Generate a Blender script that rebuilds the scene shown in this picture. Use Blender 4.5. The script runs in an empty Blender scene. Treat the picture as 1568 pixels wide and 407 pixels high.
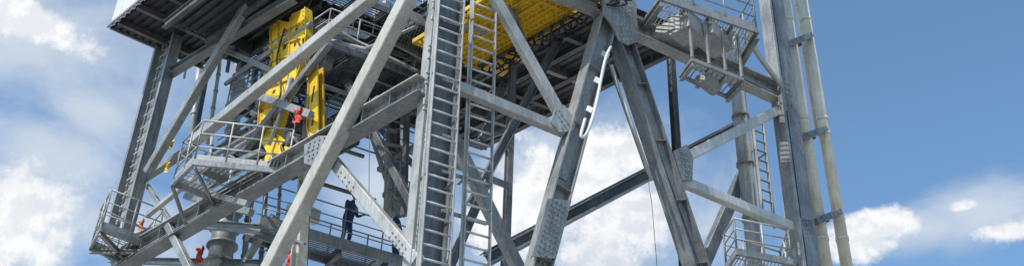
import bpy, math, random
from mathutils import Vector as V, Matrix
random.seed(7)
sc=bpy.context.scene
# ------------------------------------------------------------------ camera station
F0=1650.0
th=math.radians(33.44); ph=math.radians(2.133)
CF=V((0,math.cos(th),math.sin(th)))
U0=V((0,-math.sin(th),math.cos(th))); R0=V((1,0,0))
CR=R0*math.cos(ph)+U0*math.sin(ph)
CU=U0*math.cos(ph)-R0*math.sin(ph)
CAM=V((0,0,1.6))
cam_d=bpy.data.cameras.new("camera"); cam=bpy.data.objects.new("camera",cam_d)
sc.collection.objects.link(cam); sc.camera=cam
m=Matrix((( CR.x,CU.x,-CF.x,CAM.x),(CR.y,CU.y,-CF.y,CAM.y),(CR.z,CU.z,-CF.z,CAM.z),(0,0,0,1)))
cam.matrix_world=m
cam_d.sensor_width=36; cam_d.lens=36*F0/1568; cam_d.clip_end=9000; cam_d.clip_start=0.1
# ------------------------------------------------------------------ surveyed faces of the rig
Z=V((0,0,1))
C0=V((-1.62,18,0)); ER=V((.871,.491,0)).normalized(); EL=V((-.715,.699,0)).normalized()
NR=V((ER.y,-ER.x,0)); NL=V((-EL.y,EL.x,0))
def RF(o=0): return (C0-NR*o,NR)
def LF(o=0): return (C0-NL*o,NL)
def HZ(z): return (V((0,0,z)),Z)
def ray(u,v): return CF+CR*((u-784)/F0)+CU*((203.5-v)/F0)
def on(f,u,v):
    d=ray(u,v); t=(f[0]-CAM).dot(f[1])/d.dot(f[1]); return CAM+d*t
def W(a,b,z): return C0+ER*a+EL*b+Z*z
# ------------------------------------------------------------------ materials
def newmat(name):
    m=bpy.data.materials.new(name); m.use_nodes=True
    nt=m.node_tree; return m,nt,nt.nodes["Principled BSDF"]
def steel(name,c1,c2,rough=.48,metal=.28,rust=.25,rc=(.14,.075,.04),grime=.4):
    m,nt,b=newmat(name); N=nt.nodes; L=nt.links
    g=N.new('ShaderNodeNewGeometry')
    n1=N.new('ShaderNodeTexNoise'); n1.inputs['Scale'].default_value=1.3; n1.inputs['Detail'].default_value=5; n1.inputs['Roughness'].default_value=.65
    L.new(g.outputs['Position'],n1.inputs['Vector'])
    mp=N.new('ShaderNodeMapping'); mp.inputs['Scale'].default_value=(9,9,.9)
    L.new(g.outputs['Position'],mp.inputs['Vector'])
    n2=N.new('ShaderNodeTexNoise'); n2.inputs['Scale'].default_value=1.5; n2.inputs['Detail'].default_value=5
    L.new(mp.outputs[0],n2.inputs['Vector'])
    n4=N.new('ShaderNodeTexNoise'); n4.inputs['Scale'].default_value=18; n4.inputs['Detail'].default_value=3
    L.new(g.outputs['Position'],n4.inputs['Vector'])
    a=N.new('ShaderNodeMath'); a.operation='MULTIPLY_ADD'; a.inputs[1].default_value=.6; L.new(n2.outputs[0],a.inputs[0]); L.new(n1.outputs[0],a.inputs[2])
    a2=N.new('ShaderNodeMath'); a2.operation='MULTIPLY_ADD'; a2.inputs[1].default_value=.35; L.new(n4.outputs[0],a2.inputs[0]); L.new(a.outputs[0],a2.inputs[2])
    r=N.new('ShaderNodeMapRange'); r.inputs[1].default_value=.82; r.inputs[2].default_value=1.12; L.new(a2.outputs[0],r.inputs[0])
    mx=N.new('ShaderNodeMixRGB'); mx.inputs[1].default_value=(*c1,1); mx.inputs[2].default_value=(*c2,1); L.new(r.outputs[0],mx.inputs[0])
    n3=N.new('ShaderNodeTexNoise'); n3.inputs['Scale'].default_value=3.1; n3.inputs['Detail'].default_value=6; n3.inputs['Roughness'].default_value=.75
    L.new(mp.outputs[0],n3.inputs['Vector'])
    rr=N.new('ShaderNodeMapRange'); rr.inputs[1].default_value=.58; rr.inputs[2].default_value=.70; rr.inputs[4].default_value=rust
    L.new(n3.outputs[0],rr.inputs[0])
    gr=N.new('ShaderNodeMapRange'); gr.inputs[1].default_value=.49; gr.inputs[2].default_value=.34; gr.inputs[4].default_value=grime
    L.new(n3.outputs[0],gr.inputs[0])
    m3=N.new('ShaderNodeMixRGB'); m3.inputs[2].default_value=(c1[0]*.42,c1[1]*.42,c1[2]*.42,1); L.new(gr.outputs[0],m3.inputs[0]); L.new(mx.outputs[0],m3.inputs[1])
    m2=N.new('ShaderNodeMixRGB'); m2.inputs[2].default_value=(*rc,1); L.new(rr.outputs[0],m2.inputs[0]); L.new(m3.outputs[0],m2.inputs[1])
    L.new(m2.outputs[0],b.inputs['Base Color'])
    b.inputs['Metallic'].default_value=metal
    rm=N.new('ShaderNodeMapRange'); rm.inputs[3].default_value=rough-.1; rm.inputs[4].default_value=rough+.15; L.new(n1.outputs[0],rm.inputs[0]); L.new(rm.outputs[0],b.inputs['Roughness'])
    bp=N.new('ShaderNodeBump'); bp.inputs['Strength'].default_value=.18; bp.inputs['Distance'].default_value=.01; L.new(n4.outputs[0],bp.inputs['Height']); L.new(bp.outputs[0],b.inputs['Normal'])
    return m
M={}
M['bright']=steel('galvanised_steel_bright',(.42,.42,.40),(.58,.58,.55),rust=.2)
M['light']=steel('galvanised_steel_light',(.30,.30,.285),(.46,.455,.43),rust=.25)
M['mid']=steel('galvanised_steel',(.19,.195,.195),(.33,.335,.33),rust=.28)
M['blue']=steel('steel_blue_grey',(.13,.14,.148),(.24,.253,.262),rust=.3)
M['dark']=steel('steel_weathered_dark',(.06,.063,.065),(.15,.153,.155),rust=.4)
M['black']=steel('black_steel',(.022,.022,.023),(.06,.06,.06),rust=.3)  # near-black tone for undersides, cutout panels and small dark parts
M['beige']=steel('primer_beige',(.36,.345,.30),(.49,.47,.42),rust=.25,metal=.05)
M['cream']=steel('cream_pipe_paint',(.52,.475,.38),(.67,.615,.50),rust=.22,metal=0,rough=.45)
M['white']=steel('white_cladding',(.55,.56,.56),(.70,.70,.68),rust=.15,metal=0)
M['yellow']=steel('yellow_paint',(.60,.38,.015),(.82,.54,.02),rust=.25,metal=0,rough=.45,grime=.35)
M['yellow2']=steel('yellow_paint_worn',(.46,.29,.02),(.68,.44,.025),rust=.5,metal=0,rough=.55,grime=.6,rc=(.12,.07,.03))
M['red']=steel('red_fabric',(.5,.05,.03),(.65,.10,.05),rust=.1,metal=0,rough=.8)
M['orange']=steel('orange_fabric',(.4,.18,.06),(.5,.24,.08),rust=.3,metal=0,rough=.8)
M['rubber']=steel('black_rubber',(.012,.012,.012),(.03,.03,.03),rust=.0,metal=0,rough=.6)
M['brown']=steel('rusty_steel',(.10,.085,.07),(.17,.15,.13),rust=.4)
M['coverall']=steel('blue_coverall',(.02,.04,.11),(.04,.08,.19),rust=.0,metal=0,rough=.9)
M['skin']=steel('skin',(.30,.16,.10),(.38,.21,.14),rust=0,metal=0,grime=0)
M['hat']=steel('hard_hat_blue',(.03,.10,.28),(.04,.14,.35),rust=0,metal=0,rough=.3)
M['hatw']=steel('hard_hat_white',(.7,.7,.7),(.8,.8,.8),rust=0,metal=0,rough=.3)
M['ground']=steel('quay_concrete',(.25,.24,.22),(.34,.33,.31),rust=.05,metal=0,rough=.9)
# ------------------------------------------------------------------ groups
GR={}
class G:
    def __init__(s,name):
        s.name=name; s.p={}
        GR[id(s)]=s
    def add(s,part,mat,verts,faces,smooth=False):
        k=(part,mat)
        if k not in s.p: s.p[k]=([],[],[])
        vs,fs,sm=s.p[k]; o=len(vs)
        vs.extend(verts); fs.extend([tuple(i+o for i in f) for f in faces]); sm.extend([smooth]*len(faces) if isinstance(smooth,bool) else smooth)
    def build(s):
        allv=[v for k in s.p for v in s.p[k][0]]
        c=sum(allv,V((0,0,0)))/max(1,len(allv))
        e=bpy.data.objects.new(s.name,None); e.location=c; sc.collection.objects.link(e); s.e=e
        for (part,mat),(vs,fs,sm) in s.p.items():
            me=bpy.data.meshes.new(part); me.from_pydata([tuple(v-c) for v in vs],[],fs)
            me.polygons.foreach_set('use_smooth',sm)
            me.materials.append(M[mat]); me.update()
            o=bpy.data.objects.new(part,me); o.parent=e; sc.collection.objects.link(o)
        return e
def prism(g,part,mat,poly,p1,p2,ax,bx,smooth=False):
    n=len(poly)
    vs=[p1+ax*a+bx*b for a,b in poly]+[p2+ax*a+bx*b for a,b in poly]
    fs=[(i,(i+1)%n,(i+1)%n+n,i+n) for i in range(n)]
    sm=[smooth]*n+[False,False]
    fs+= [tuple(reversed(range(n))),tuple(range(n,2*n))]
    g.add(part,mat,vs,fs,sm)
def frame(p1,p2,n):
    t=(p2-p1).normalized(); b=n-t*n.dot(t)
    if b.length<1e-3:
        b=V((0,1,0))-t*t.y
    b.normalize(); return t,b.cross(t).normalized(),b
def prof(kind,w,d):
    w2,d2=w/2,d/2
    if kind=='box':
        c=min(.02,w*.08,d*.08)
        return [(-w2+c,-d2),(w2-c,-d2),(w2,-d2+c),(w2,d2-c),(w2-c,d2),(-w2+c,d2),(-w2,d2-c),(-w2,-d2+c)]
    if kind=='I':
        tf=max(.02,w*.07); tw=.015
        return [(-w2,-d2),(-w2+tf,-d2),(-w2+tf,-tw),(w2-tf,-tw),(w2-tf,-d2),(w2,-d2),(w2,d2),(w2-tf,d2),(w2-tf,tw),(-w2+tf,tw),(-w2+tf,d2),(-w2,d2)]
    if kind=='H':
        tf=max(.02,d*.07); tw=.015
        return [(-w2,-d2),(w2,-d2),(w2,-d2+tf),(tw,-d2+tf),(tw,d2-tf),(w2,d2-tf),(w2,d2),(-w2,d2),(-w2,d2-tf),(-tw,d2-tf),(-tw,-d2+tf),(-w2,-d2+tf)]
    if kind=='L':
        t=.014
        return [(-w2,-d2),(-w2+t,-d2),(-w2+t,d2-t),(w2,d2-t),(w2,d2),(-w2,d2)]
    if kind=='tube':
        return [(w2*math.cos(a),w2*math.sin(a)) for a in [i*math.tau/20 for i in range(20)]]
def mem(g,part,mat,p1,p2,n,w,d=None,kind='box'):
    d=d or w
    t,s,b=frame(p1,p2,n)
    prism(g,part,mat,prof(kind,w,d),p1,p2,s,b,kind=='tube')
def bm(g,part,mat,f,u1,v1,u2,v2,w,d=None,kind='box'):
    mem(g,part,mat,on(f,u1,v1),on(f,u2,v2),f[1],w,d,kind)
def bolt(g,p,n,r=.022,mat='mid',h=.022):
    t,s,b=frame(p,p+n,Z if abs(n.z)<.9 else V((1,0,0)))
    prism(g,'bolts',mat,[(r*math.cos(i*math.pi/3),r*math.sin(i*math.pi/3)) for i in range(6)],p-n*.01,p+n*h,s,b)
def plate(g,part,mat,f,pts,th=.03,ex=0):
    P=[on(f,u,v)+f[1]*ex for u,v in pts]; n=len(P)
    vs=[p+f[1]*th for p in P]+[p for p in P]
    fs=[tuple(range(n)),tuple(reversed(range(n,2*n)))]+[(i,i+n,(i+1)%n+n,(i+1)%n) for i in range(n)]
    g.add(part,mat,vs,fs)
def boltline(g,f,u1,v1,u2,v2,cnt,rows=1,ex=.0,sp=.11,r=.024,mat='mid'):
    a=on(f,u1,v1)+f[1]*ex; b=on(f,u2,v2)+f[1]*ex
    s=f[1].cross((b-a).normalized())
    for i in range(cnt):
        for j in range(rows):
            bolt(g,a.lerp(b,i/(cnt-1))+s*(j-(rows-1)/2)*sp,f[1],r,mat)
def catmull(P,k=6):
    out=[]
    for i in range(len(P)-1):
        a=P[max(0,i-1)];b=P[i];c=P[i+1];d=P[min(len(P)-1,i+2)]
        for j in range(k):
            t=j/k; out.append(.5*((2*b)+(c-a)*t+(2*a-5*b+4*c-d)*t*t+(3*b-a-3*c+d)*t**3))
    out.append(P[-1]); return out
def sweep(g,part,mat,P,r,seg=8,curve=False,k=6):
    if curve: P=catmull(P,k)
    n=len(P); ref=None; vs=[];fs=[]
    for i,p in enumerate(P):
        t=(P[min(n-1,i+1)]-P[max(0,i-1)]).normalized()
        if ref is None:
            ref=t.orthogonal().normalized()
        ref=(ref-t*ref.dot(t)).normalized(); b=t.cross(ref)
        rr=r[i] if isinstance(r,list) else r
        for j in range(seg):
            a=math.tau*j/seg; vs.append(p+ref*rr*math.cos(a)+b*rr*math.sin(a))
    for i in range(n-1):
        for j in range(seg):
            fs.append((i*seg+j,i*seg+(j+1)%seg,(i+1)*seg+(j+1)%seg,(i+1)*seg+j))
    sm=[True]*len(fs)+[False]*2
    fs+=[tuple(reversed(range(seg))),tuple(range((n-1)*seg,n*seg))]
    g.add(part,mat,vs,fs,sm)
def tube(g,part,mat,a,b,r,seg=8): sweep(g,part,mat,[a,b],r,seg)
def pipe(g,part,mat,f,pts,r,curve=False,seg=10): sweep(g,part,mat,[on(f,u,v) for u,v in pts],r,seg,curve)
def box(g,part,mat,c,ex,ey,ez,sx,sy,sz):
    mem(g,part,mat,c-ez*sz/2,c+ez*sz/2,ey,sx,sy)
# rails / platforms
def rail(g,pts,h=1.1,closed=False,mat='mid',sp=1.0,toe=True,r=.024):
    P=pts+[pts[0]] if closed else pts
    for a,b in zip(P[:-1],P[1:]):
        L=(b-a).length; n=max(1,round(L/sp))
        for i in range(n+1):
            q=a.lerp(b,i/n); tube(g,'rail_posts',mat,q,q+Z*h,r,6)
        for hh,rr in ((h,r),(h*.66,r*.8),(h*.33,r*.8)):
            tube(g,'rails',mat,a+Z*hh,b+Z*hh,rr,6)
        if toe:
            d=(b-a).normalized(); mem(g,'toe_boards',mat,a+Z*.08,b+Z*.08,Z.cross(d),.13,.008)
def floor(g,q,mat='mid',sp=.085,edge=.16,joist=.9,jm='mid'):
    a,b,c,d=q
    n=max(2,int((d-a).length/sp))
    for i in range(n+1):
        t=i/n; p1=a.lerp(d,t); p2=b.lerp(c,t)
        mem(g,'grating',mat,p1,p2,Z,.009,.04)
    n=max(2,int((b-a).length/.35))
    for i in range(n+1):
        t=i/n; mem(g,'grating',mat,a.lerp(b,t)-Z*.012,d.lerp(c,t)-Z*.012,Z,.012,.012)
    for p1,p2 in ((a,b),(b,c),(c,d),(d,a)):
        dd=(p2-p1).normalized()
        mem(g,'edge_channels',jm,p1-Z*.08-dd*.02,p2-Z*.08+dd*.02,Z,.07,edge)
    n=max(1,int((b-a).length/joist))
    for i in range(1,n):
        t=i/n; mem(g,'joists',jm,a.lerp(b,t)-Z*.1,d.lerp(c,t)-Z*.1,Z,.08,.12,'H')
def ladder(name,a,b,n,w=.6,mat='bright',sp=.3):
    g=G(name); t=(b-a).normalized(); s=n.cross(t).normalized()
    for k in (-1,1):
        mem(g,'stringers','light',a+s*k*w/2,b+s*k*w/2,n,.022,.10)
        mem(g,'stringers',mat,a+s*k*(w/2+.03)-n*.04,b+s*k*(w/2+.03)-n*.04,n,.05,.014)
    L=(b-a).length; i=0; z=.1
    while z<L:
        p=a+t*z; tube(g,'rungs',mat,p-s*w/2,p+s*w/2,.024,8); z+=sp
        i+=1
        if i%8==0:
            for k in (-1,1):
                q=p+s*k*w/2; mem(g,'brackets','mid',q,q-n*.35,t,.06,.012)
    return g
def corr(g,part,mat,P0,ea,la,eb,lb,dep=.06,per=.24,nrm=None):
    """sheet from P0, ridges run along ea (length la), repeated along eb (length lb)"""
    nrm=nrm or -Z; vs=[];fs=[]; x=0; prof_=[]
    while x<lb:
        for dx,h in ((0,0),(per*.3,0),(per*.42,dep),(per*.88,dep)):
            if x+dx<=lb: prof_.append((x+dx,h))
        x+=per
    for x,h in prof_:
        q=P0+eb*x+nrm*h; vs+= [q,q+ea*la]
    for i in range(len(prof_)-1): fs.append((2*i,2*i+1,2*i+3,2*i+2))
    g.add(part,mat,vs,fs)
# ================================================================== RIG FRAME
rig=G('drilling_rig_derrick')
def vcol(g,part,mat,f,u,v,w,d,kind,z0,z1):
    p=on(f,u,v); mem(g,part,mat,V((p.x,p.y,z0)),V((p.x,p.y,z1)),f[1],w,d,kind)
    return p
R=RF(0); L=LF(0)
vcol(rig,'corner_column','blue',RF(.35),676,100,.66,.50,'I',0,27)
vcol(rig,'corner_column_flange','light',RF(.35),655,100,.06,.54,'box',0,27)
vcol(rig,'corner_column_cover','mid',RF(.10),661,100,.15,.02,'box',0,27)
pc=on(RF(.1),661,100)
for k in range(14):
    if k%3!=2:
        for i in range(4): bolt(rig,V((pc.x,pc.y,11+k*.7+i*.12))+NR*.01,NR,.02,'light')
# right face
bm(rig,'brace','light',R,696,132,862,201,.24,.2)
bm(rig,'brace','light',R,752,-12,866,190,.24,.2)
plate(rig,'gusset','light',R,[(846,170),(858,165),(878,188),(872,206),(850,206),(838,190)],.03,.11)
boltline(rig,R,848,176,862,196,4,2,.14)
boltline(rig,R,846,200,866,203,3,1,.14)
bm(rig,'a_frame_leg','mid',R,928,30,812,455,.44,.42,'I')
bm(rig,'a_frame_leg','blue',R,947,50,1082,455,.44,.42,'I')
for (u1,v1,u2,v2) in ((928,30,812,455),(947,50,1082,455)):
    a=on(R,u1,v1); b=on(R,u2,v2); t=(b-a).normalized(); s=NR.cross(t)
    for i in (2,4,6,8):
        p=a.lerp(b,i/9); mem(rig,'web_stiffeners','mid',p-s*.2,p+s*.2,NR,.014,.36)
bm(rig,'leg_cover_plate','mid',RF(-.03),921,62,858,272,.30,.03)
bm(rig,'leg_cover_plate','mid',RF(-.03),962,85,1090,440,.24,.03)
boltline(rig,R,846,320,822,400,12,4,.05,.1,.03)
plate(rig,'splice_plate','mid',R,[(830,310),(866,314),(842,402),(806,398)],.03,.20)
boltline(rig,R,846,318,824,396,11,4,.235,.1,.026,'blue')
plate(rig,'apex_gusset','mid',R,[(911,-30),(963,-30),(966,40),(968,72),(952,78),(938,70),(926,46),(914,30)],.04,.22)
for u in (922,932,943,954): boltline(rig,R,u,-8,u+1,34,7,1,.265,r=.028,mat='light')
boltline(rig,R,940,48,950,70,4,3,.265,.12,.028,'light')
vcol(rig,'mast_column','mid',R,938,0,.5,.4,'H',on(R,938,20).z,28)
bm(rig,'upper_beam','mid',R,955,36,1200,148,.34,.3,'I')
bm(rig,'upper_beam_flange','light',RF(-.02),957,26,1202,138,.05,.34)
bm(rig,'upper_beam_flange','light',RF(-.02),953,46,1198,158,.04,.32)
bm(rig,'upper_beam','mid',R,800,-32,915,14,.34,.3,'I')
bm(rig,'brace','bright',R,1032,250,1206,162,.24,.2)
bm(rig,'brace','bright',R,1040,276,1228,354,.24,.2)
plate(rig,'gusset','blue',R,[(1022,238),(1042,228),(1052,248),(1050,284),(1036,282)],.03,.21)
boltline(rig,R,1036,240,1044,276,5,2,.24,.12)
plate(rig,'gusset','mid',R,[(1188,122),(1204,126),(1214,170),(1200,178),(1184,166)],.03,.17)
boltline(rig,R,1196,132,1202,166,5,2,.2,.12)
plate(rig,'gusset','mid',R,[(1216,338),(1234,342),(1240,368),(1222,366)],.03,.17)
boltline(rig,R,1224,346,1230,362,3,2,.2,.12)
bm(rig,'cross_beam','blue',RF(2.4),745,396,1135,192,.34,.3,'I')
bm(rig,'cross_beam_flange','mid',RF(2.25),745,388,1135,184,.04,.3)
bm(rig,'cross_beam_flange','mid',RF(2.25),745,405,1135,201,.04,.3)
bm(rig,'brace','blue',RF(1.6),1136,270,1072,415,.30,.25)
bm(rig,'brace','mid',R,1232,360,1196,430,.26,.2)
vcol(rig,'right_column','blue',R,1196,100,.42,.40,'H',0,27)
vcol(rig,'right_column_flange','mid',RF(-.05),1184,100,.10,.4,'box',0,27)
vcol(rig,'rear_column','dark',RF(2.6),1031,150,.17,.2,'H',8,22)
pp=on(RF(1.2),1136,200); tube(rig,'round_column','light',V((pp.x,pp.y,0)),V((pp.x,pp.y,21)),.2,20)
pp=on(RF(1.5),1150,300); tube(rig,'conduit','beige',V((pp.x,pp.y,0)),V((pp.x,pp.y,21)),.05,10)
for v in (130,180,250,330):
    q=on(RF(1.2),1136,v); q2=on(RF(1.2),1136,200); q=V((q2.x,q2.y,q.z)); tube(rig,'round_column_flanges','mid',q-Z*.04,q+Z*.04,.24,20)
# centre bracing behind
bm(rig,'rear_brace','blue',RF(3),880,15,722,312,.20,.2,'I')
bm(rig,'rear_brace','mid',RF(1),676,175,796,415,.26,.22)
bm(rig,'rear_brace','dark',RF(2),745,280,690,405,.18,.18)
bm(rig,'rear_brace','dark',RF(4),771,130,735,220,.2,.2)
vcol(rig,'rear_column','blue',RF(3.4),779,260,.16,.18,'H',8,19)
bm(rig,'rear_brace','blue',RF(4),690,230,775,200,.12,.12)
bm(rig,'rear_brace','mid',RF(3.2),690,250,780,285,.14,.12)
bm(rig,'rear_brace','blue',RF(1.5),822,120,770,-20,.14,.14)
# left face
bm(rig,'main_beam','mid',L,650,132,170,408,.40,.36,'I')
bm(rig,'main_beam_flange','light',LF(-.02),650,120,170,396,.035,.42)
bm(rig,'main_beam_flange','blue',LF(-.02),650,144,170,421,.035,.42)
a=on(L,650,132); b=on(L,170,408)
for i in range(1,14):
    p=a.lerp(b,i/14); mem(rig,'web_stiffeners','mid',p-Z*.19,p+Z*.19,NL,.014,.34)
bm(rig,'inclined_column','beige',LF(-.28),634,-20,398,440,.36,.30)
bm(rig,'upper_brace','light',LF(-.1),575,-8,300,214,.29,.26)
bm(rig,'upper_brace','blue',LF(.1),452,-4,258,114,.27,.24,'I')
bm(rig,'upper_brace','mid',LF(-.15),388,-8,226,264,.28,.22)
bm(rig,'lower_brace','light',L,505,240,640,400,.25,.2)
bm(rig,'thin_brace','dark',LF(2.2),505,75,650,350,.2,.16)
bm(rig,'thin_brace','blue',LF(.5),505,66,372,232,.2,.16)
bm(rig,'thin_brace','mid',LF(.4),392,146,476,176,.2,.14)
bm(rig,'thin_brace','mid',LF(.6),330,70,420,110,.16,.14)
bm(rig,'thin_brace','dark',LF(1.5),330,40,300,200,.14,.14)
plate(rig,'gusset','mid',L,[(478,228),(500,214),(526,214),(520,236),(500,262),(478,256)],.03,.2)
boltline(rig,L,486,232,508,224,4,3,.235,.1)
boltline(rig,L,486,248,510,238,5,2,.235,.1)
boltline(rig,L,620,148,645,134,4,3,.03,.1)
boltline(rig,L,520,262,545,292,5,2,.1,.1)
boltline(rig,L,605,362,625,386,5,2,.1,.1)
# left lattice column
for du in (-12,10):
    vcol(rig,'left_column','mid',L,240+du,140,.12,.34,'H',on(L,240+du,312+8).z,26)
pL=on(LF(.05),240,140)
zb=on(L,212,320).z
mem(rig,'left_column_web','mid',V((pL.x,pL.y,zb)),V((pL.x,pL.y,26)),NL,.40,.02)
z=zb
while z<26:
    q=V((pL.x,pL.y,z)); mem(rig,'column_battens','light',q-EL*.22+NL*.1,q+EL*.22+NL*.1,NL,.05,.02)
    z+=.45
for i in range(26):
    q=V((pL.x,pL.y,zb+i*.42))+EL*.27
    mem(rig,'cable_clips','light',q,q+EL*.10,Z,.07,.07)
tube(rig,'column_conduit','light',V((pL.x,pL.y,zb))+EL*.34,V((pL.x,pL.y,26))+EL*.34,.025,8)
# lower-left sub frame
def lb(m_,u1,v1,u2,v2,w,o=0,k='box'): bm(rig,'sub_frame',m_,LF(o),u1,v1,u2,v2,w,w*.9,k)
lb('mid',258,345,300,430,.2,-.1); lb('mid',255,340,400,350,.22,1.5,'I'); lb('dark',205,365,265,340,.2,.8)
lb('mid',222,272,300,222,.22,.3); lb('mid',222,278,262,340,.12,.3); lb('light',225,330,300,270,.14,-.3)
lb('mid',285,300,385,325,.18,1.0); lb('dark',170,398,430,404,.2,2.5,'I'); lb('mid',355,345,440,372,.24,2,'I')
lb('dark',410,380,470,352,.2,3,'I'); lb('mid',376,400,420,330,.18,2.5); lb('mid',300,290,380,312,.14,-.4); lb('blue',330,262,400,232,.16,.5)
# ---- interior pipework, machinery on the left side
mach=G('drilling_machinery')
for (u1,v1,u2,v2,r,o,m_) in ((372,60,352,240,.20,2.2,'mid'),(392,100,378,235,.10,1.8,'light'),(352,300,332,430,.36,2.6,'mid'),(310,60,288,260,.09,2.2,'light'),
      (338,90,318,220,.06,1.6,'beige'),(400,10,388,60,.12,2.5,'mid'),(418,0,400,120,.05,1.2,'light'),(365,0,348,110,.06,1.6,'dark'),(600,180,596,330,.17,5,'mid'),(610,175,609,300,.06,5,'dark'),
      (410,255,398,420,.07,3,'dark'),(430,270,420,420,.05,3,'light'),(384,285,372,420,.09,3.2,'blue'),(325,205,318,300,.05,1.,'light'),(300,20,282,120,.04,1.4,'light'),(345,20,330,80,.05,1.8,'mid')):
    tube(mach,'vertical_pipes',m_,on(LF(o),u1,v1),on(LF(o),u2,v2),r,16)
    a=on(LF(o),u1,v1); b=on(LF(o),u2,v2); t=(b-a).normalized()
    for i in range(1,5):
        p=a.lerp(b,i/5); tube(mach,'pipe_flanges','mid',p-t*.03,p+t*.03,r*1.28,16)
for i in range(66):
    a_=random.uniform(.6,3.0); b_=random.uniform(6.2,10.6); z_=random.uniform(17.2,22.5)
    p=W(a_,b_,z_); l=random.uniform(1.0,3.4); r=random.choice((.025,.04,.06,.08))
    tube(mach,'horizontal_pipes',random.choice(('dark','mid','light','brown','blue','dark')),p,p+(ER if random.random()<.5 else EL)*l,r,10)
for i in range(16):
    a_=random.uniform(.8,3.5); b_=random.uniform(6.5,10.8); z_=random.uniform(18,22)
    box(mach,'equipment_housings',random.choice(('dark','mid','light','blue')),W(a_,b_,z_),ER,EL,Z,random.uniform(.2,.6),random.uniform(.2,.8),random.uniform(.15,.5))
for z_,b0,b1,a0,a1 in ((19.3,6.0,10.6,1.0,3.6),(21.3,6.2,11,.8,3.8),(17.6,7.5,10.4,1.2,3.2)):
    q=[W(a0,b0,z_),W(a1,b0,z_),W(a1,b1,z_),W(a0,b1,z_)]
    floor(mach,q,'dark',.10,.2,.8,'dark'); rail(mach,[q[1],q[0],q[3]],mat='mid')
for i in range(7):
    a_=random.uniform(.8,2.5); b_=random.uniform(6.5,9.5); z_=random.uniform(19.5,21.5)
    p=W(a_,b_,z_); sweep(mach,'service_hoses','rubber',[p,p+EL*.4-Z*random.uniform(.6,1.3),p+EL*1.0-Z*random.uniform(.8,1.5),p+EL*1.5-Z*.1],.03,6,True)
# ---- soffits
deck=G('corrugated_drill_floor')
zd=20.0
P1=on(HZ(zd),735,216); la=(on(HZ(zd),905,28)-P1).length+1.0; Lw=(on(HZ(zd),492,106)-P1).length
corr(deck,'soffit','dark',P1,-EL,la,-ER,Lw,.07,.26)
for i in range(7):
    q=P1-ER*(Lw*i/6.0)-Z*.16-EL*.0; mem(deck,'deck_beams','dark',q,q-EL*la,Z,.16,.3,'H')
for i in range(6):
    q=P1-EL*(la*i/5)-Z*.14; mem(deck,'deck_beams','mid' if i%2 else 'dark',q,q-ER*Lw,Z,.14,.26,'H')
mem(deck,'fascia','mid',P1+Z*.12+ER*.06,P1-EL*la+Z*.12+ER*.06,ER,.3,.02)
for i in range(int(la/.5)):
    q=P1-EL*(.2+i*.5)+ER*.03-Z*.1; box(deck,'edge_brackets','mid',q,EL,ER,Z,.10,.1,.22)
top=[P1+Z*.3,P1-EL*la+Z*.3,P1-EL*la-ER*Lw+Z*.3,P1-ER*Lw+Z*.3]
deck.add('deck_plate','dark',top,[(0,1,2,3)])
rail(deck,[top[3],top[0],top[1]],mat='mid')
for i in range(6):
    q=P1-ER*random.uniform(.4,Lw-1)-EL*random.uniform(.4,la*.5)-Z*random.uniform(.35,.6)
    tube(deck,'service_pipes',random.choice(('mid','blue','light')),q,q-(EL if i%2 else ER)*random.uniform(1.5,3),random.choice((.04,.06)),10)
zc=21.2
Q=on(HZ(zc),500,118); 
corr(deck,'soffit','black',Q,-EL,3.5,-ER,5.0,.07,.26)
for i in range(5):
    q=Q-ER*(5*i/4)-Z*.16; mem(deck,'deck_beams','dark',q,q-EL*3.5,Z,.14,.28,'H')
# clad cabin
cab=G('clad_doghouse')
zc=22.5; A=on(HZ(zc),168,42); B=on(HZ(zc),246,76); wd=(B-A).length; er=(B-A).normalized()
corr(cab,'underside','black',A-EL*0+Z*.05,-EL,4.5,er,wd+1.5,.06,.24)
corr(cab,'side_wall','white',A-Z*.1,Z,3.2,-EL,4.6,.05,.3,nrm=NL)
corr(cab,'rear_wall','white',A,Z,3.1,er,wd+1.5,.05,.3,nrm=NR*-1)
mem(cab,'eave_trim','mid',A+NL*.06,A+NL*.06-EL*4.6,Z,.06,.1); mem(cab,'eave_trim','mid',A,B+er*1.5,Z,.06,.12)
for i in range(4):
    q=A-EL*(.6+i*1.1)-Z*.1; mem(cab,'floor_beams','dark',q,q+er*(wd+1.5),Z,.12,.2,'H')
# ---- yellow panel
yp=G('yellow_perforated_deck')
zy=18.9; Y0=on(HZ(zy),738,102); e1=(on(HZ(zy),872,10)-Y0); l1=e1.length+1.6; e1=-EL
l2=(on(HZ(zy),640,55)-Y0).length
box(yp,'plate','yellow',Y0+e1*l1/2-ER*l2/2+Z*.03,e1,-ER,Z,l1,l2,.06)
nx=int(l1/.15); ny=int(l2/.15)
for i in range(nx):
    for j in range(ny):
        p=Y0+e1*(.08+i*.15)-ER*(.08+j*.15)
        t=.045
        vs=[p+e1*(t*x)-ER*(t*y) for x,y in((-1,-1),(1,-1),(1,1),(-1,1))]+[p-Z*.08+e1*(t*.35*x)-ER*(t*.35*y) for x,y in((-1,-1),(1,-1),(1,1),(-1,1))]
        yp.add('studs','yellow' if (i*7+j*3)%5 else 'yellow2',vs,[(0,1,5,4),(1,2,6,5),(2,3,7,6),(3,0,4,7),(4,5,6,7)])
for j in range(7):
    q=Y0-ER*(l2*j/6)-Z*.03; mem(yp,'ribs','yellow2',q,q+e1*l1,Z,.05,.12)
for j in range(4):
    q=Y0+e1*(l1*j/3)-Z*.03; mem(yp,'ribs','yellow2',q,q-ER*l2,Z,.05,.14)
cb=G('hose_festoon')
P=[]; s0=Y0-ER*.1-Z*.12
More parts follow.
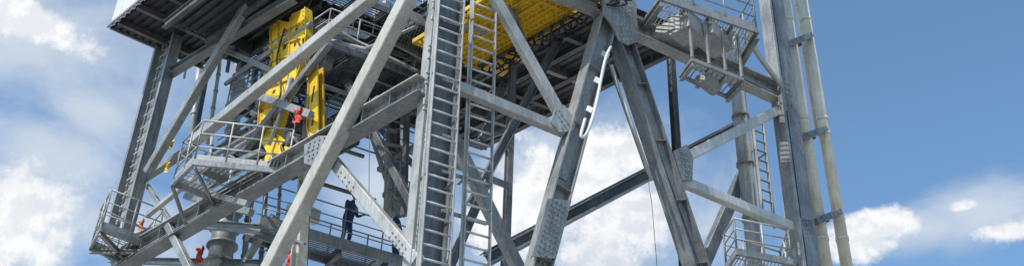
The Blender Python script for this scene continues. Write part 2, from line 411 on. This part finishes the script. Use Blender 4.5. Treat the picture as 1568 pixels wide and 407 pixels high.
for i in range(160):
    t=i/159; P.append(s0+e1*(t*l1*.98+.08*math.sin(t*26*math.tau))+ER*(.14*math.sin(t*14*math.tau))-Z*(.18+.15*math.cos(t*14*math.tau+.3*math.sin(t*9))))
sweep(cb,'hose','rubber',P,.030,6)
P=[p+ER*.12-Z*.05+e1*.12 for p in P]; sweep(cb,'hose','rubber',P,.022,6)
tube(cb,'carrier_rail','dark',s0+Z*.05,s0+e1*l1+Z*.05,.04,8)
# ---- yellow machine
ym=G('yellow_hoist_arm')
Yf=LF(.85)
for ex in (0,.18):
    y_='yellow2' if ex==0 else 'yellow'
    plate(ym,'arm_plate',y_,Yf,[(424,50),(440,38),(452,40),(456,28),(478,18),(480,60),(472,66),(474,100),(464,104),(464,128),(450,132),(448,152),(434,164),(418,156),(414,130),(424,124),(428,98),(420,90)],.04,ex)
    plate(ym,'arm_plate',y_,Yf,[(418,150),(446,152),(440,185),(436,190),(432,214),(406,216),(408,180),(414,176)],.04,ex)
    plate(ym,'arm_plate',y_,Yf,[(403,207),(430,206),(450,222),(462,236),(454,246),(440,244),(424,262),(405,262),(420,240)],.04,ex)
    plate(ym,'arm_plate',y_,Yf,[(485,112),(496,104),(498,215),(489,230),(482,200)],.04,ex)
for pts in ([(440,38),(424,50),(428,98),(414,126),(408,180),(406,216)],[(478,18),(480,60),(474,100),(464,128),(448,152),(440,185),(432,214)],[(485,112),(482,200),(489,230)]):
    for (a,b) in zip(pts[:-1],pts[1:]):
        p=on(Yf,*a)+NL*.14;q=on(Yf,*b)+NL*.14; mem(ym,'web_plates','yellow2',p,q,NL,.03,.26)
# raised ribs, black cutout panels and fittings on the plate
for (u1,v1,u2,v2) in ((430,60,470,44),(430,80,470,66),(428,100,470,88),(422,124,462,110),(420,140,456,128),(414,172,440,166),(412,190,438,184),(436,40,442,158),(456,34,452,130)):
    p=on(Yf,u1,v1)+NL*.24;q=on(Yf,u2,v2)+NL*.24; mem(ym,'ribs','yellow2',p,q,NL,.035,.07)
for (u,v,sx,sz) in ((446,58,.16,.14),(464,52,.10,.16),(446,78,.14,.16),(462,74,.1,.14),(446,100,.14,.12),(434,118,.12,.14),(446,122,.1,.1),(430,146,.12,.12),(424,180,.14,.12),(490,150,.06,.5),(490,190,.06,.3)):
    p=on(Yf,u,v)+NL*.222; box(ym,'dark_cutout_panels','black',p,EL,NL,Z,sx,.012,sz)  # thin black panels on solid plate, painting in the dark of cutouts
for u,v,r in ((464,92,.08),(424,200,.07),(430,245,.09),(414,252,.05)):
    p=on(Yf,u,v)+NL*.215; tube(ym,'pins','dark',p,p+NL*.05,r,18); tube(ym,'pin_caps','yellow',p,p+NL*.09,r*.55,14)
boltline(ym,Yf,474,24,476,58,6,1,.22,mat='dark',r=.018); boltline(ym,Yf,412,182,410,208,4,1,.22,mat='dark',r=.018)
pipe(ym,'cylinder_rod','light',LF(.5),[(438,150),(412,222)],.05); pipe(ym,'cylinder_barrel','mid',LF(.48),[(446,120),(430,172)],.08)
pipe(ym,'hydraulic_hose','rubber',LF(.5),[(455,60),(470,110),(440,150),(452,190),(445,215)],.03,True)
pipe(ym,'hydraulic_hose','rubber',LF(.5),[(436,44),(424,90),(430,140),(416,180),(422,210)],.025,True)
p=on(LF(.5),446,214)
tube(ym,'motor','black',p,p+ER*.45-Z*.05,.15,14); tube(ym,'motor_flange','brown',p-ER*.1,p,.19,14)
pipe(ym,'hook','black',LF(.45),[(440,218),(432,224),(436,234),(446,232)],.05,True)
# cream guide column
gc=G('guide_column')
bm(gc,'column','cream',LF(1.6),494,-12,454,430,.30,.3)
bm(gc,'guide_rail','beige',LF(1.4),484,-12,446,430,.05,.1)
for v in range(10,400,45): 
    u=494-40*(v+12)/442; bm(gc,'clamps','mid',LF(1.42),u-10,v-4,u+8,v+3,.06,.06)
# cloths
def cloth(name,f,u,v,s,mat):
    g=G(name); P=on(f,u,v); n=12; vs=[];fs=[]; ph_=random.uniform(0,6)
    for i in range(n):
        for j in range(n):
            a=(i/(n-1)-.5); b=j/(n-1)
            w=.8-.35*b+.25*math.sin(b*7+ph_)
            vs.append(P+EL*(a*s*w+.10*s*math.sin(b*9+ph_))-Z*(b*s*1.2+.10*s*math.sin(a*11+ph_))+NL*(.16*s*math.sin(a*15+b*5+ph_)))
    for i in range(n-1):
        for j in range(n-1): fs.append((i*n+j,(i+1)*n+j,(i+1)*n+j+1,i*n+j+1))
    g.add('fabric',mat,vs,fs,True); return g
cloth('red_safety_cloth',LF(.3),458,166,.34,'red')
cloth('red_safety_cloth',LF(2.2),308,378,.40,'red'); cloth('red_safety_cloth',LF(2),445,386,.36,'red')
cloth('orange_tarp',LF(.2),218,336,.28,'orange'); cloth('yellow_life_vest',LF(.1),264,212,.28,'yellow'); cloth('yellow_life_vest',LF(.1),258,248,.26,'yellow'); cloth('yellow_life_vest',LF(-.2),171,362,.24,'yellow'); cloth('orange_tarp',LF(.1),268,282,.18,'orange')
# ---- ladders
ladder('access_ladder',on(RF(-.15),664,430),on(RF(-.15),693,-25),NR,.60)
ladder('access_ladder',on(RF(.1),728,430),on(RF(.1),743,-25),NR,.58)
ladder('access_ladder',on(RF(.9),1178,345),on(RF(.9),1160,185),NR,.36,'mid')
for v in (40,130,215,270,330): bm(rig,'ladder_ties','mid',RF(.2),676,v-8,745,v+12,.07,.06)
# ---- right riser pipes
rp=G('riser_pipes')
for (u1,v1,u2,v2,r,o) in ((1200,-15,1270,440,.155,.3),(1226,-15,1302,440,.15,.3),(1190,120,1212,430,.07,.9),(1216,-15,1252,200,.07,.6)):
    f=RF(o); a=on(f,u1,v1); b=on(f,u2,v2); tube(rp,'pipe','cream',a,b,r,24)
    t=(b-a).normalized()
    for k in (.12,.48,.53,.86): p=a.lerp(b,k); tube(rp,'couplings','cream',p-t*.05,p+t*.05,r*1.12,24)
for (u,v) in ((1222,62),(1244,205),(1266,332)):
    a=on(RF(.1),u-17,v+7); b=on(RF(.1),u+20,v-8); mem(rp,'clamps','blue',a,b,NR,.16,.14); 
    mem(rp,'clamps','dark',a-NR*.45,b-NR*.45,NR,.16,.1)
    boltline(rp,RF(.1),u-10,v+3,u+14,v-6,3,1,.08)
# ---- thin pipes along A-frame
tp=G('handrail_pipe')
pipe(tp,'pipe','white',RF(-.45),[(935,72),(926,95),(915,150),(906,185),(898,204),(892,210),(890,205),(896,182)],.036,True)
for (u,v) in ((921,88),(910,128),(898,172)):
    a=on(RF(-.4),u+10,v-2); mem(tp,'brackets','white',on(R,u-6,v)+NR*.2,a,Z,.05,.12)
tp2=G('conduit_pipe')
pipe(tp2,'pipe','light',RF(-.3),[(936,100),(998,276)],.04); pipe(tp2,'pipe','mid',RF(-.1),[(932,98),(990,262)],.03)
wi=G('hanging_wire')
pipe(wi,'wire','dark',RF(0),[(990,262),(998,310),(1008,430)],.007); 
wi=G('hanging_wire'); pipe(wi,'wire','dark',LF(2),[(566,150),(565,300)],.008)
wi=G('hanging_wire'); pipe(wi,'wire','dark',LF(1),[(474,330),(470,420)],.012)
# ---- platforms
def quad(z,*pts): return [on(HZ(z),u,v) for u,v in pts]
wp=G('work_platform'); q=quad(14.75,(266,276),(298,244),(440,258),(345,306)); floor(wp,q,'mid',.1); rail(wp,[q[3],q[0],q[1],q[2]],sp=.8,mat='light')
sweep(wp,'rail_loop','light',[q[2]+Z*.9,q[2]+Z*.5+ER*.5+EL*.1,q[2]+Z*.15+ER*.5+EL*.3,q[2]+Z*.05+EL*.9,q[3].lerp(q[2],.4)+Z*.1],.035,8,True)
for a,b in ((q[0],on(L,285,350)),(q[1],on(L,330,320)),(q[2],on(L,450,250))): mem(wp,'brackets','mid',a-Z*.2,b,Z,.1,.1,'L')
for k in range(5):
    p=q[2].lerp(q[1],.05+k*.04)+Z*.14; tube(wp,'cable_coil','light',p,p+ER*.03,.15,16)
p=q[0].lerp(q[2],.35)+Z*.25; box(wp,'tool_box','mid',p,ER,EL,Z,.6,.4,.4)
wp=G('work_platform'); q=quad(14.75,(140,374),(156,346),(238,376),(212,404)); floor(wp,q,'mid',.1); rail(wp,q,closed=True,sp=.7,mat='light')
for a,b in ((q[0],q[2]),(q[1],q[3])): mem(wp,'under_frame','mid',a-Z*.2,b-Z*.2,Z,.1,.12,'H')
wp=G('work_platform'); q=quad(20.6,(492,74),(508,38),(600,68),(600,108)); floor(wp,q,'dark'); rail(wp,q,closed=True,sp=.7)
wp=G('work_platform'); q=quad(19.6,(600,60),(622,20),(668,40),(650,86)); floor(wp,q,'mid'); rail(wp,q,closed=True,sp=.7)
wp=G('work_platform'); q=quad(18.7,(978,42),(1012,-6),(1158,44),(1128,96)); floor(wp,q,'mid',.1); rail(wp,[q[1],q[2],q[3]],sp=.8)
for i in range(5):
    t=i/4; mem(wp,'support_beams','light' if i%2 else 'mid',q[0].lerp(q[3],t)-Z*.22,q[1].lerp(q[2],t)-Z*.22,Z,.13,.2,'H')
for c,sx,sy,sz in ((q[0].lerp(q[2],.3),1.0,.7,.3),(q[0].lerp(q[2],.62),.9,.6,.4),(q[1].lerp(q[3],.3),.6,.6,.5)):
    box(wp,'junction_boxes','light',c-Z*.35,ER,EL,Z,sx,sy,sz)
wp=G('work_platform'); q=quad(17.2,(1042,112),(1060,88),(1136,118),(1112,144)); floor(wp,q,'mid',.14,.1)
for i in range(4):
    t=i/3; mem(wp,'hangers','mid',q[1].lerp(q[2],t),q[1].lerp(q[2],t)+Z*1.3,NR,.06,.06); mem(wp,'support_beams','mid',q[0].lerp(q[3],t)-Z*.18,q[1].lerp(q[2],t)-Z*.18,Z,.1,.14,'H')
box(wp,'lamp_housing','mid',q[0].lerp(q[2],.45)-Z*.25,ER,EL,Z,.6,.35,.2)
pipe(wp,'curved_arm','light',RF(-.3),[(1140,48),(1152,70),(1172,100),(1196,130)],.07,True)
wp=G('work_platform'); q=quad(12.6,(1112,404),(1128,380),(1212,396),(1200,430)); floor(wp,q,'mid',.1); rail(wp,q,closed=True,h=.75,sp=.6,mat='light',toe=False)
# catwalk
cw=G('catwalk'); zc=15.6
a=on(HZ(zc),400,335); b=on(HZ(zc),640,405); dd=(b-a).normalized(); nn=V((dd.y,-dd.x,0))
q=[a,b,b-nn*1.1,a-nn*1.1]; floor(cw,q,'mid',.1,.26,1.0,'mid'); rail(cw,[a,b],mat='mid',sp=1.2); rail(cw,[q[3],q[2]],mat='mid',sp=1.2)
for k in (.2,.5,.8): mem(cw,'under_beams','dark',a.lerp(b,k)-Z*.25,a.lerp(b,k)-nn*1.1-Z*.25,Z,.15,.2,'H')
box(cw,'control_box','light',on(LF(5),452,326),ER,EL,Z,.5,.4,.5); box(cw,'control_box','cream',on(LF(4.5),478,330),ER,EL,Z,.4,.3,.4)
# rear tower frame behind the catwalk
for (u1,v1,u2,v2,w,o,m_) in ((575,190,640,260,.15,5,'dark'),(580,260,650,215,.15,5,'mid'),(618,180,612,330,.2,6,'blue'),(625,120,618,330,.14,4,'dark'),(560,180,600,300,.12,5,'mid'),(590,300,640,330,.12,5,'mid')):
    bm(rig,'rear_frame',m_,LF(o),u1,v1,u2,v2,w,w)
pl=[on(LF(5),585,235),on(LF(5),635,255)]; rail(rig,pl,mat='mid',sp=.6)
pl=[on(LF(5),588,318),on(LF(5),640,338)]; rail(rig,pl,mat='mid',sp=.6)
for i in range(34):
    z_=random.uniform(14,20); 
    p=on(RF(.1),655,150); q=V((p.x,p.y,z_)); box(rig,'clips','light',q-ER*.05,ER,NR,Z,.08,.06,.05)
pipe(rig,'cable_tray','mid',LF(.2),[(640,40),(560,75),(500,60)],.04); pipe(rig,'cable_tray','dark',LF(1.2),[(640,110),(540,60),(500,35)],.05)
# ---- workers
def worker(name,foot,face,hat):
    g=G(name); s=Z.cross(face)
    def pt(x,y,z): return foot+s*x+face*y+Z*z
    J=[('pel',0,0,.95,.15),('wa',0,.03,1.12,.14),('ch',0,.08,1.34,.165),('nk',0,.12,1.50,.065),('nk2',0,.15,1.56,.055),
       ('hl',-.1,0,.9,.10),('kl',-.12,.04,.5,.07),('al',-.12,-.02,.1,.05),('tl',-.13,.14,.05,.045),
       ('hr',.1,0,.9,.10),('kr',.13,.06,.5,.07),('ar',.13,0,.1,.05),('tr',.14,.16,.05,.045),
       ('sl',-.2,.08,1.42,.07),('el',-.28,.12,1.15,.052),('wl',-.2,.36,1.1,.035),
       ('sr',.2,.08,1.42,.07),('er',.29,.1,1.15,.052),('wr',.22,.34,1.1,.035)]
    E=[('pel','wa'),('wa','ch'),('ch','nk'),('nk','nk2'),('pel','hl'),('hl','kl'),('kl','al'),('al','tl'),('pel','hr'),('hr','kr'),('kr','ar'),('ar','tr'),('ch','sl'),('sl','el'),('el','wl'),('ch','sr'),('sr','er'),('er','wr')]
    idx={j[0]:i for i,j in enumerate(J)}
    def skin(nm,pts,edges,rad,mat,par,sub=2):
        me=bpy.data.meshes.new(nm); me.from_pydata([tuple(p-foot) for p in pts],[(a,b) for a,b in edges],[])
        o=bpy.data.objects.new(nm,me); sc.collection.objects.link(o); o.parent=par
        me.materials.append(M[mat]); mo=o.modifiers.new('skin','SKIN')
        for i,r in enumerate(rad): me.skin_vertices[0].data[i].radius=(r,r)
        me.skin_vertices[0].data[0].use_root=True
        mo.use_smooth_shade=True
        ss=o.modifiers.new('s','SUBSURF'); ss.levels=sub; ss.render_levels=sub
    e=bpy.data.objects.new(name,None); e.location=foot; sc.collection.objects.link(e)
    skin('body',[pt(*j[1:4]) for j in J],[(idx[a],idx[b]) for a,b in E],[j[4] for j in J],'coverall',e)
    for k,w in ((-1,'wl'),(1,'wr')):
        j=J[idx[w]]; b=pt(j[1],j[2],j[3])
        skin('palm',[b,b+face*.05,b+face*.09],[(0,1),(1,2)],[.028,.035,.03],'skin',e,1)
        for f_ in range(4):
            o_=s*(f_-1.5)*.02; ln=(.06,.075,.07,.055)[f_]
            skin('finger',[b+face*.08+o_,b+face*(.09+ln*.5)+o_,b+face*(.09+ln*.7)+o_-Z*.03],[(0,1),(1,2)],[.01,.009,.008],'skin',e,1)
        skin('thumb',[b+face*.03-s*k*.02,b+face*.06-s*k*.05,b+face*.09-s*k*.055],[(0,1),(1,2)],[.012,.011,.009],'skin',e,1)
    del GR[id(g)]
    h=G('head_tmp'); del GR[id(h)]
    hc=pt(0,.19,1.66)
    def ell(part,mat,c,rx,ry,rz,zmin=-1.1,seg=16,rings=12):
        vs=[];fs=[]
        for i in range(rings+1):
            a=-math.pi/2+math.pi*i/rings
            zz=max(math.sin(a),zmin)
            for j in range(seg):
                b=math.tau*j/seg; vs.append(c+s*rx*math.cos(a)*math.cos(b)+face*ry*math.cos(a)*math.sin(b)+Z*rz*zz)
        for i in range(rings):
            for j in range(seg): fs.append((i*seg+j,i*seg+(j+1)%seg,(i+1)*seg+(j+1)%seg,(i+1)*seg+j))
        h.add(part,mat,vs,fs,True)
    ell('head','skin',hc,.078,.095,.115); ell('jaw','skin',hc+face*.03-Z*.06,.055,.065,.055)
    ell('nose','skin',hc+face*.1-Z*.01,.014,.02,.024)
    for k in (-1,1):
        ell('eye','white',hc+face*.083+s*k*.03+Z*.012,.012,.01,.008); ell('pupil','black',hc+face*.092+s*k*.03+Z*.012,.005,.004,.006); ell('ear','skin',hc+s*k*.08,.012,.022,.032)
    ell('mouth','red',hc+face*.088-Z*.055,.022,.008,.006); ell('hair','black',hc-face*.02+Z*.01,.083,.092,.11,-.1)
    ell('hard_hat',hat,hc+Z*.055,.108,.13,.1,-.05); ell('hard_hat_brim',hat,hc+Z*.05+face*.035,.12,.155,.012)
    for (part,mat),(vs,fs,sm) in h.p.items():
        me=bpy.data.meshes.new(part); me.from_pydata([tuple(v-foot) for v in vs],[],fs); me.polygons.foreach_set('use_smooth',sm); me.materials.append(M[mat])
        o=bpy.data.objects.new(part,me); o.parent=e; sc.collection.objects.link(o)
def footat(u):
    best=min((abs((((a.lerp(b,k/400)-nn*.3)-CAM).dot(CR)/((a.lerp(b,k/400)-nn*.3)-CAM).dot(CF))*F0+784-u),k) for k in range(401))
    return a.lerp(b,best[1]/400)-nn*.3
f1=footat(526); f2=footat(606)
worker('worker',f1,(dd*.5+nn*.86).normalized(),'hat')
worker('worker',f2,(-dd*.6-nn*.6).normalized(),'hatw')
for g in list(GR.values()): g.build()
# ---- ground
me=bpy.data.meshes.new('ground'); s=4000; me.from_pydata([(-s,-s,0),(s,-s,0),(s,s,0),(-s,s,0)],[],[(0,1,2,3)]); me.materials.append(M['ground'])
o=bpy.data.objects.new('ground',me); sc.collection.objects.link(o)
# ------------------------------------------------------------------ light
sel=math.radians(50); sdir=V((-.72,-.69,0)).normalized()*math.cos(sel)+Z*math.sin(sel)
sd=bpy.data.lights.new('sun','SUN'); sd.energy=4.9; sd.angle=math.radians(.5); sd.color=(1,.96,.89)
so=bpy.data.objects.new('sun',sd); sc.collection.objects.link(so); so.rotation_euler=sdir.to_track_quat('Z','Y').to_euler(); so.location=(0,0,60)
w=bpy.data.worlds.new('sky'); sc.world=w; w.use_nodes=True; nt=w.node_tree; N=nt.nodes; Lk=nt.links
bg=N['Background']; bg.inputs['Strength'].default_value=.14
sk=N.new('ShaderNodeTexSky'); sk.sky_type='NISHITA'; sk.sun_disc=False; sk.sun_elevation=sel; sk.sun_rotation=math.atan2(sdir.x,sdir.y); sk.air_density=1.0; sk.dust_density=1.0; sk.ozone_density=1.5
tc=N.new('ShaderNodeTexCoord')
def mth(op,a,b=None,c=None,clamp=False):
    n=N.new('ShaderNodeMath'); n.operation=op; n.use_clamp=clamp
    for i,x in enumerate((a,b,c)):
        if x is None: continue
        if isinstance(x,(int,float)): n.inputs[i].default_value=x
        else: Lk.new(x,n.inputs[i])
    return n.outputs[0]
def vm(op,a,b):
    n=N.new('ShaderNodeVectorMath'); n.operation=op
    for i,x in enumerate((a,b)):
        if isinstance(x,(tuple,V)): n.inputs[i].default_value=tuple(x)
        else: Lk.new(x,n.inputs[i])
    return n
def noise(vec,scale,detail,rough,off=(0,0,0),sc3=None,dist=0):
    v_=vm('ADD',vec,off).outputs[0]
    if sc3: v_=vm('MULTIPLY',v_,sc3).outputs[0]
    n=N.new('ShaderNodeTexNoise'); n.inputs['Scale'].default_value=scale; n.inputs['Detail'].default_value=detail; n.inputs['Roughness'].default_value=rough; n.inputs['Distortion'].default_value=dist
    Lk.new(v_,n.inputs['Vector']); return n.outputs[0]
D=tc.outputs['Generated']
def blob(u,v,rx,ry):
    c=ray(u,v); k=c.length; c=c.normalized(); t1=c.cross(Z).normalized(); t2=t1.cross(c)
    a=mth('DIVIDE',vm('DOT_PRODUCT',D,t1).outputs['Value'],rx/F0/k); b=mth('DIVIDE',vm('DOT_PRODUCT',D,t2).outputs['Value'],ry/F0/k)
    r=mth('SQRT',mth('ADD',mth('MULTIPLY',a,a),mth('MULTIPLY',b,b)))
    return mth('SUBTRACT',1.0,r)
def mmax(xs):
    o=xs[0]
    for x in xs[1:]: o=mth('MAXIMUM',o,x)
    return o
cum=mmax([blob(*x) for x in ((860,300,140,85),(930,245,70,54),(800,320,90,100),(1000,320,70,56),(910,396,85,46),(950,340,115,64),(1325,348,76,26),(1300,375,66,32),(1474,314,30,13),(1542,352,54,24),(20,330,110,90),(60,40,110,36))])
n1=noise(D,13,7,.62); n1b=noise(D,13,7,.62,tuple(sdir*.010))
nf=noise(D,45,5,.68,(1,0,0))
val=mth('ADD',cum,mth('ADD',mth('MULTIPLY',mth('SUBTRACT',n1,.5),2.3),mth('MULTIPLY',mth('SUBTRACT',nf,.5),1.1)))
def mr(x,a,b,c=0,d=1):
    n=N.new('ShaderNodeMapRange'); n.interpolation_type='SMOOTHSTEP'
    for i,y in enumerate((a,b,c,d)): n.inputs[i+1].default_value=y
    Lk.new(x,n.inputs[0]); return n.outputs[0]
al=mr(val,-.08,.48)
wis=mmax([blob(*x) for x in ((40,60,280,150),(170,170,150,80),(20,330,170,150),(200,360,130,70),(580,290,120,80),(60,230,140,80),(1390,352,190,36),(900,310,260,130),(1500,330,110,50))])
n2=noise(D,6,8,.62,(3,1,2),(1,1,1.8),.5)
wv=mr(mth('ADD',mth('MULTIPLY',wis,1.1),mth('MULTIPLY',mth('SUBTRACT',n2,.5),2.9)),-.4,1.1,0,.85)
shade=mr(mth('SUBTRACT',n1,n1b),-.06,.04)
shade=mth('MULTIPLY',mth('ADD',shade,mr(noise(D,7,2,.5,(.3,.2,0)),.30,.52)),.5)
ccol=N.new('ShaderNodeMixRGB'); ccol.inputs[1].default_value=(4.7,5.1,5.7,1); ccol.inputs[2].default_value=(7.0,7.05,7.1,1); Lk.new(shade,ccol.inputs[0])
tint=N.new('ShaderNodeMixRGB'); tint.blend_type='MULTIPLY'; tint.inputs[0].default_value=1; Lk.new(sk.outputs[0],tint.inputs[1]); tint.inputs[2].default_value=(1.12,1.36,1.42,1)
m1=N.new('ShaderNodeMixRGB'); Lk.new(wv,m1.inputs[0]); Lk.new(tint.outputs[0],m1.inputs[1]); m1.inputs[2].default_value=(4.8,5.3,5.9,1)
m2=N.new('ShaderNodeMixRGB'); Lk.new(al,m2.inputs[0]); Lk.new(m1.outputs[0],m2.inputs[1]); Lk.new(ccol.outputs[0],m2.inputs[2])
Lk.new(m2.outputs[0],bg.inputs['Color'])
sc.view_settings.view_transform='Standard'; sc.view_settings.look='None'; sc.view_settings.exposure=0
